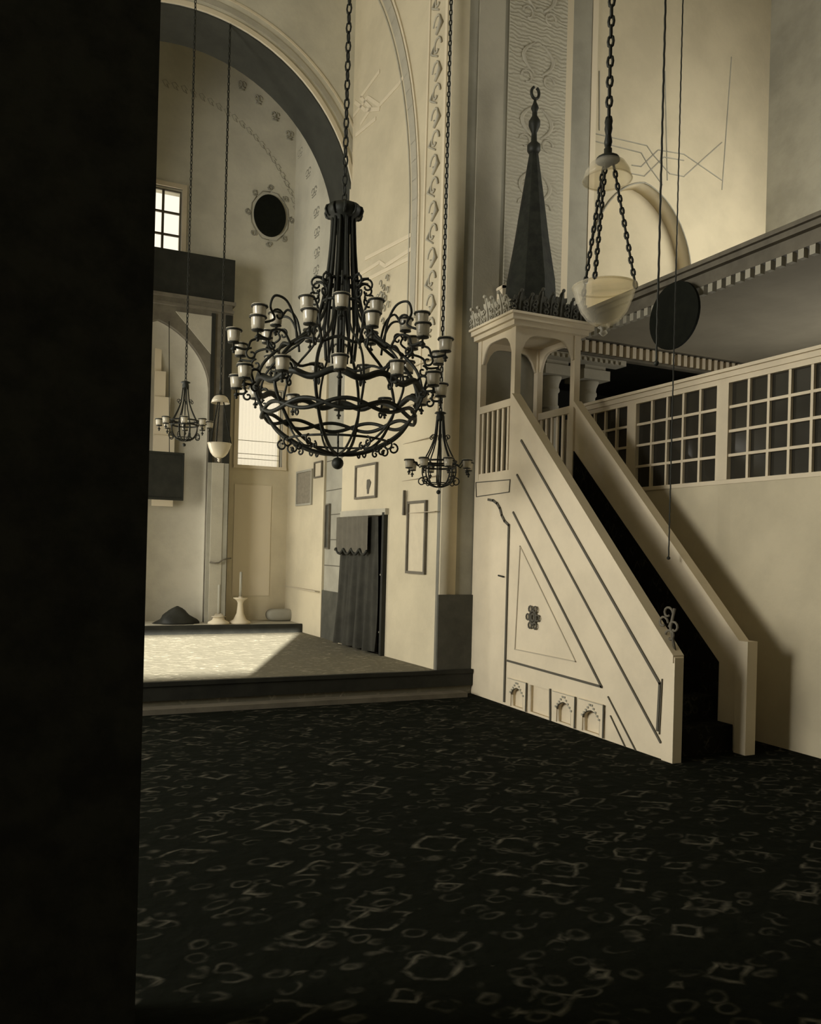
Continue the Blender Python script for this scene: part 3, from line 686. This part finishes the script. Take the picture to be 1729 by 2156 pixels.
loc(MB().ring(.69, 2.80, .018, 120, .042, 6, 0).ring(.69, 2.80, .018, 120, .042, 6, pi), 'ring', IRON)
loc(MB().ring(.45, 2.57, .011, 72), 'ring', IRON)
mb = MB().tube(spiral(.50, 2.52, .05, pi*.5, 1.1, sgn=-1), .009, 5).tube(spiral(.40, 2.49, .035, pi*.5, 1, sgn=1), .009, 5)
s0 = loc(mb, 'bottom_scroll', IRON)
for i in range(12): (rotc(s0, ph0) if i == 0 else rep(s0, ph0+2*pi*i/12, ch))
loc(MB().tube([(0, 0, 2.46), (0, 0, 2.40)], .008, 6).ball((0, 0, 2.375), .055, 16), 'pendant_ball', IRON)
def arms(n, ph, curve, R, z, extra=None, w_=.011):
    a0 = None
    for i in range(n):
        if a0 is None:
            mb = MB().tube(curve, w_, 6)
            if extra: mb.tube(extra, w_*.9, 5)
            h, gl = cup(R, z); mb.add(h.v, h.f, True)
            a0 = loc(mb, 'arm', IRON); g_ = gl.build('oil_cup', CUPGLASS); sub(g_, a0); rotc(a0, ph)
        else: rep(a0, ph+2*pi*i/n, ch)
def cur(p, n=5): return [(r, 0, z) for r, z in smooth(p, n)]
arms(6, ph0, cur([(.44, 3.42), (.47, 3.60), (.55, 3.74), (.66, 3.76), (.70, 3.66), (.66, 3.56), (.80, 3.50)]), .80, 3.64, spiral(.62, 3.60, .06, 0, 1.0))
arms(12, ph0+pi/12, cur([(.60, 3.33), (.68, 3.42), (.80, 3.40), (.84, 3.32), (.95, 3.33)]), .955, 3.47, spiral(.80, 3.28, .055, pi*.5, 1.1, sgn=-1))
arms(12, ph0, cur([(.755, 3.03), (.80, 3.10), (.86, 3.08), (.84, 2.98), (.92, 2.97)]), .92, 3.12, spiral(.82, 2.95, .045, pi*.5, 1.1, sgn=-1))
arms(6, ph0+pi/6, cur([(.36, 3.50), (.40, 3.66), (.48, 3.74), (.54, 3.66), (.58, 3.58)]), .585, 3.70)

# small chandeliers
def small_chandelier(cx, y_ref, dist, label, cat):
    c = atD(cx, y_ref, dist)
    t = thing('small_chandelier', label, cat, (c.x, c.y, c.z), 'small iron basket chandeliers')
    return t, c
def build_small(root, ztop):
    L = lambda mb, n, m: sub(mb.build(n, m), root)
    mb = MB(); helix_chain(mb, (0, 0, ztop), (0, 0, .48), .014, .05); L(mb, 'chain', IRON)
    L(MB().lathe([(.008, .50), (.05, .485), (.06, .475), (.035, .465), (.042, .44), (.042, .41), (.03, .40)], k=14), 'crown', IRON)
    pr = smooth([(.034, .42), (.045, .30), (.058, .22), (.095, .12), (.155, .0), (.165, -.06), (.16, -.14), (.12, -.21), (.05, -.245), (.005, -.25)])
    r0 = L(MB().tube([(r, 0, z) for r, z in pr], .0075, 5), 'rib', IRON)
    for i in range(8): (rotc(r0, .2) if i == 0 else rep(r0, .2+i*pi/4, root))
    s0 = L(MB().tube(spiral(.085, .235, .03, pi, 1, sgn=-1), .005, 4), 'crown_scroll', IRON)
    for i in range(6): (rotc(s0, .2) if i == 0 else rep(s0, .2+i*pi/3, root))
    L(MB().ring(.17, -.0, .010, 40).ring(.165, -.055, .010, 40).ring(.105, -.215, .006, 30), 'ring', IRON)
    s0 = L(MB().tube(spiral(.165, -.20, .045, pi*.6, 1.1, sgn=-1), .006, 4), 'bottom_scroll', IRON)
    for i in range(8): (rotc(s0, .2) if i == 0 else rep(s0, .2+i*pi/4, root))
    mb = MB().tube([(.165, 0, -.02), (.22, 0, -.05), (.25, 0, -.01), (.30, 0, -.0)], .007, 5)
    h, gl = cup(0, 0); sc_ = .72
    mb.add([(v[0]*sc_+.305, v[1]*sc_, v[2]*sc_) for v in h.v], h.f, True)
    g2 = MB().add([(v[0]*sc_+.305, v[1]*sc_, v[2]*sc_) for v in gl.v], gl.f, True)
    a0 = L(mb, 'arm', IRON); sub(g2.build('oil_cup', CUPGLASS), a0)
    for i in range(8): (rotc(a0, .2+pi/8) if i == 0 else rep(a0, .2+pi/8+i*pi/4, root))
    L(MB().tube([(0, 0, .4), (0, 0, -.25)], .007, 5).ball((0, 0, -.30), .022, 10), 'pendant_ball', IRON)
t1, c1 = small_chandelier(925, 972, 7.9, 'small iron basket chandelier hanging before the pillar left of the pulpit', 'chandelier')
build_small(t1, CEIL-c1.z)
t2, c2 = small_chandelier(389, 886, 10.0, 'small iron basket chandelier hanging before the prayer niche at left', 'chandelier')
for chd in list(t1.children):
    q = chd.copy(); col.objects.link(q); q.parent = t2
    for g_ in chd.children: d = g_.copy(); col.objects.link(d); d.parent = q
for q in t2.children: q.matrix_parent_inverse = Matrix()

# bowl lamps with smoke bell
def bowl_lamp(x, y, dist, label, zoff, glassm):
    c = atD(x, y, dist)
    r = thing('bowl_lamp', label, 'lamp', (c.x, c.y, c.z), 'glass bowl lamps under smoke bells')
    L = lambda mb, n, m: sub(mb.build(n, m), r)
    # origin at bowl rim
    ring_ = [(.158, 0.0), (.150, -.02), (.138, -.06), (.115, -.12), (.085, -.16), (.05, -.185), (.02, -.19)]
    inner = [(.016, -.182), (.046, -.177), (.079, -.152), (.108, -.115), (.130, -.06), (.142, -.02), (.149, 0.0), (.158, .003), (.158, 0)]
    L(MB().lathe(ring_+inner, k=40).ring(.156, 0, .005, 40), 'glass_bowl', glassm)
    L(MB().lathe([(.012, -.19), (.03, -.2), (.012, -.212), (.022, -.228), (.004, -.245)], k=12), 'knob', glassm)
    bell = [(.02, .64), (.05, .638), (.085, .615), (.11, .575), (.12, .535), (.117, .535), (.106, .575), (.082, .609), (.05, .63), (.02, .632)]
    L(MB().lathe(bell, k=36).ring(.119, .535, .004, 36), 'smoke_bell', glassm)
    L(MB().lathe([(.008, .70), (.02, .69), (.02, .65), (.055, .645), (.06, .63), (.02, .61), (.01, .60)], k=14), 'bell_cap', IRON)
    a = ph0+pi+.42
    for k in range(3):
        b = a+k*2*pi/3; mb = MB(); helix_chain(mb, (.03*cos(b), .03*sin(b), .61), (.155*cos(b), .155*sin(b), .0), .013, .03); L(mb, 'hanging_chain', IRON)
    mb = MB(); helix_chain(mb, (0, 0, zoff-c.z), (0, 0, .70), .016, .05)
    mb.lathe([(.01, .70), (.02, .72), (.014, .76), (.02, .79), (.014, .83), (.006, .85)], k=10); L(mb, 'top_chain', IRON)
    return r
bowl_lamp(1273, 605, 4.0, 'large clear glass bowl lamp on three chains at upper right before the pulpit', CEIL, GLASS)
bowl_lamp(462, 934, 10.6, 'distant pale glass bowl lamp hanging beside the prayer niche frame', CEIL, OPAL)
# two hanging ropes at the right
def rope(x, ytop, ybot, dist, label):
    a = atD(x, ybot, dist); mb = MB(); n = int((CEIL-a.z)/.03); pts = [(a.x+.0012*sin(i*1.9), a.y+.0012*cos(i*1.9), a.z+i*(CEIL-a.z)/n) for i in range(n+1)]
    mb.tube(pts, .0065, 5); mb.ball((a.x, a.y, a.z), .016, 8)
    return tag(mb.build('hanging_rope', IRON), label, 'rope')
rope(1382, 150, 765, 4.6, 'thick dark cord hanging right of the large glass bowl lamp')
rope(1408, 150, 1175, 7.2, 'thin dark cord hanging at far right before the glazed partition').scale = (1, 1, 1)

# ------------------------------------------------------------------ doorway curtain and things on the walls
drw = st(MB().box(wx(9.2)-.06, wx(9.2)+.06, dr_-.06, dr_, HS, 2.08).build('door_1', DARKWOOD))
MBd = MB().prism([(wx(dl+.08)-.05, dl+.08, 2.05), (wx(dr_-.08)-.05, dr_-.08, 2.05), (wx(dr_-.08)-.05, dr_-.08, 2.13), (wx(dl+.08)-.05, dl+.08, 2.13)], (.12, 0, 0))
sub(MBd.build('lintel', GREYL), drw)
cu_ = thing('door_curtain', 'dark hanging door curtain with scalloped valance in the doorway of the right wall', 'curtain', (wx(9.9)-.05, 9.9, HS))
mb = MB(); vs = []; nx, nz = 90, 24
ya, yb = dr_+.07, dl-.02
for j in range(nz+1):
    v = j/nz; z = HS+.03+(2.03-HS-.03)*v
    sp0 = .0+.16*(1-v)**1.3
    for i in range(nx+1):
        u = i/nx; y = ya+(yb+sp0-ya)*u
        fold = .045*(1-.5*v)*sin(u*26+.9*sin(v*3))+.02*sin(u*61+v*2)
        vs.append((wx(y)-.075+fold*(.35+.65*(1-v)), y, z))
fs = [(j*(nx+1)+i, j*(nx+1)+i+1, (j+1)*(nx+1)+i+1, (j+1)*(nx+1)+i) for j in range(nz) for i in range(nx)]
o = mb.add(vs, fs, True).build('drape', CURTAIN, cu_)
mb = MB(); vs = []
for j in range(7):
    for i in range(nx+1):
        u = i/nx; y = ya+.12+(yb-ya-.12)*u; zz_ = 1.62-.07*abs(sin(u*4*pi+.3)); z = zz_+(2.04-zz_)*j/6
        vs.append((wx(y)-.15+.008*sin(u*40), y, z))
fs = [(j*(nx+1)+i, j*(nx+1)+i+1, (j+1)*(nx+1)+i+1, (j+1)*(nx+1)+i) for j in range(6) for i in range(nx)]
mb.add(vs, fs, True).build('valance', VALANCE, cu_)
mb = MB(); mb.tube([(wx(ya+.12+(yb-ya-.12)*i/nx)-.155, ya+.12+(yb-ya-.12)*i/nx, 1.61-.07*abs(sin(i/nx*4*pi+.3))) for i in range(nx+1)], .018, 5); mb.build('tassel_fringe', DARKWOOD, cu_)
MB().box(wx(dr_)-.03, wx(dr_)+.02, dr_-.005, dr_+.07, 1.28, 1.30).box(wx(dr_)-.03, wx(dr_)+.02, dr_-.005, dr_+.07, .55, .57).build('hinge', GREYL, drw).matrix_parent_inverse = Matrix()

def framed(quad, label, name, inner, border, plane, m_frame=MIDWOOD, name2='print', cat='picture', extra=None):
    """quad: pixel corners TL TR BL; plane(x,y)->point; a frame with its own thickness on the side wall"""
    tl, tr, bl = plane(*quad[0]), plane(*quad[1]), plane(*quad[2])
    ya_, yb_ = tr.y, tl.y; z1 = (tl.z+tr.z)/2; z0 = bl.z; xw = lambda y: plane_x(y)
    return ya_, yb_, z0, z1
def wall_frame(name, label, cat, y0, y1, z0, z1, bw_, fm, im, xf, tilt=0.0, group=None):
    t = thing(name, label, cat, (xf((y0+y1)/2), (y0+y1)/2, z0), group)
    mb = MB()
    def q(a, b, c, d, dep0, dep1):
        mb.add([(xf(y)-dp-tilt*(z-z0), y, z) for dp in (dep0, dep1) for y, z in ((a, c), (b, c), (b, d), (a, d))],
               [(0, 1, 2, 3), (7, 6, 5, 4), (0, 4, 5, 1), (1, 5, 6, 2), (2, 6, 7, 3), (3, 7, 4, 0)])
    q(y0, y1, z0, z0+bw_, .002, .035); q(y0, y1, z1-bw_, z1, .002, .035); q(y0, y0+bw_, z0+bw_, z1-bw_, .002, .035); q(y1-bw_, y1, z0+bw_, z1-bw_, .002, .035)
    mb.build('frame', fm, t)
    mb = MB(); q(y0+bw_, y1-bw_, z0+bw_, z1-bw_, .004, .012); mb.build('print', im, t)
    return t
a = atW(752, 980); b = atW(797, 974); c = atW(751, 1052)
t = wall_frame('framed_picture', 'pale framed picture of a dark vase above the curtained doorway', 'picture', b.y, a.y, c.z, (a.z+b.z)/2, .028, MIDWOOD, PAPER, wx)
vy, vz = (a.y+b.y)/2-.06, c.z
mb = MB(); mb.prism([(wx(vy)-.0125, vy+p, vz+q) for p, q in ((-.03, .06), (.03, .06), (.035, .12), (.08, .17), (.09, .22), (.03, .25), (-.04, .25), (-.09, .21), (-.07, .16), (-.035, .12))], (-.003, 0, 0)); mb.build('vase_drawing', VALANCE, t)
a = atW(862, 1057); b = atW(902, 1052); c = atW(860, 1207)
wall_frame('framed_picture', 'tall narrow framed blank panel on the wall right of the doorway', 'picture', b.y, a.y, c.z, (a.z+b.z)/2, .03, MIDWOOD, PAPER, wx)
mb = MB(); y_ = (a.y+b.y)/2
c = atW(856, 1085)
tag(MB().prism([(wx(c.y)-.02, c.y-.02, c.z), (wx(c.y)-.02, c.y+.02, c.z), (wx(c.y)-.02, c.y+.012, c.z+.30), (wx(c.y)-.02, c.y-.012, c.z+.30)], (-.03, 0, 0)).build('pendulum', MIDWOOD), 'slim dark wooden hanging between the doorway and tall frame', 'ornament')
xa = lambda y: 3.99-(y-YB)*.048
wall_frame('framed_inscription', 'dark framed inscription panel on the apse side wall under the chandelier', 'picture', 11.86, 12.55, 2.28, 2.84, .03, GREY, DIMPAPER, xa)
wall_frame('framed_picture', 'small pale framed picture just right of the dark inscription panel', 'picture', 11.46, 11.78, 2.68, 2.93, .022, MIDWOOD, PAPER, xa)
wall_frame('narrow_board', 'narrow dark board hung on the arch pillar left of the doorway', 'board', 11.16, 11.34, 1.60, 2.27, .02, MIDWOOD, DADO_SHADE, lambda y: jr-.03)
# panel hung in the niche
q0 = at(300, 955, 1, 12.5); q1 = at(383, 1050, 1, 12.5)
t = thing('calligraphy_board', 'dark square hanging board in front of the prayer niche, beside the left pillar', 'board', (1.6, 12.5, q1.z))
MB().box(q0.x-.1, q1.x, 12.50, 12.53, q1.z, q0.z+.02).build('panel', DARKWOOD, t)
MB().box(q0.x-.12, q1.x+.02, 12.48, 12.535, q1.z-.03, q1.z).box(q0.x-.12, q1.x+.02, 12.48, 12.535, q0.z+.02, q0.z+.05).box(q1.x, q1.x+.02, 12.48, 12.535, q1.z, q0.z+.02).build('frame', IRON, t)
MB().tube([(q1.x-.2, 12.52, q0.z), (q1.x-.25, 12.55, 5.0)], .006, 5).build('hanging_wire', IRON, t)

h0 = at(441, 1184, 1, 12.55); h1 = at(486, 1178, 1, 12.55)
MB().tube([(h0.x, 12.53, h0.z), (h0.x+.08, 12.50, h0.z-.01), (h0.x+.14, 12.50, h0.z+.0), (h0.x+.2, 12.51, h0.z+.05), (h1.x, 12.52, h1.z+.02)], .014, 6).build('bent_bracket', MIDWOOD, mih)
# candlesticks and dark bundle on the platform
ZPL = .40
def candlestick(x, y, h, ch_, label):
    t = thing('candlestick', label, 'candlestick', (x, y, ZPL), 'candlesticks on the apse platform')
    MB().lathe([(.17, 0), (.16, .03), (.10, .06), (.055, .16), (.05, h*.5), (.04, h*.75), (.06, h*.85), (.11, h*.93), (.115, h*.95), (.03, h*.96), (.03, h)], (x, y, ZPL), 20).build('stand', STRAP, t)
    MB().lathe([(.022, h), (.022, h+ch_), (.004, h+ch_+.01)], (x, y, ZPL), 12).build('candle', GREY, t)
p = at(470, 1306, 1, 12.6); candlestick(p.x-.12, 12.38, .12, .48, 'low candlestick with tall dark candle, front one beside the niche')
p = at(489, 1305, 1, 12.6); candlestick(p.x+.08, 12.42, .42, .38, 'tall flared candlestick with dark candle, behind the low one')
p = at(374, 1300, 1, 12.45)
mb = MB(); vs = []; R_ = 14
for j in range(9):
    v = j/8; rr = .30*(1-v)**.8+.01
    for i in range(R_):
        a = 2*pi*i/R_; k_ = 1+.12*sin(3*a+j)+.08*sin(5*a)
        vs.append((p.x+rr*k_*cos(a)*1.1, 12.5+rr*.6*k_*sin(a), ZPL+.27*v))
mb.add(vs, [(j*R_+i, j*R_+(i+1) % R_, (j+1)*R_+(i+1) % R_, (j+1)*R_+i) for j in range(8) for i in range(R_)]+[tuple(8*R_+i for i in range(R_)), tuple(range(R_))], True)
tag(mb.build('cloth_bundle', DARKWOOD), 'dark heaped cloth bundle on the apse platform below the niche', 'cloth')

p = at(590, 1304, 1, 12.75)
mb = MB(); vs = []; R_ = 20
for j in range(9):
    v = j/8; a_ = -pi/2+pi*v
    for i in range(R_):
        t_ = 2*pi*i/R_; ce = lambda q: math.copysign(abs(q)**.6, q)
        vs.append((p.x+.24*cos(a_)**.4*ce(cos(t_)) if 0 < j < 8 else p.x, 12.76+.11*(cos(a_)**.4*ce(sin(t_)) if 0 < j < 8 else 0), ZPL+.10+.10*sin(a_)))
mb.add(vs, [(j*R_+i, j*R_+(i+1) % R_, (j+1)*R_+(i+1) % R_, (j+1)*R_+i) for j in range(8) for i in range(R_)], True)
tag(mb.build('cushion', GREY), 'low grey cushion on the platform under the bright curtained window', 'cushion')
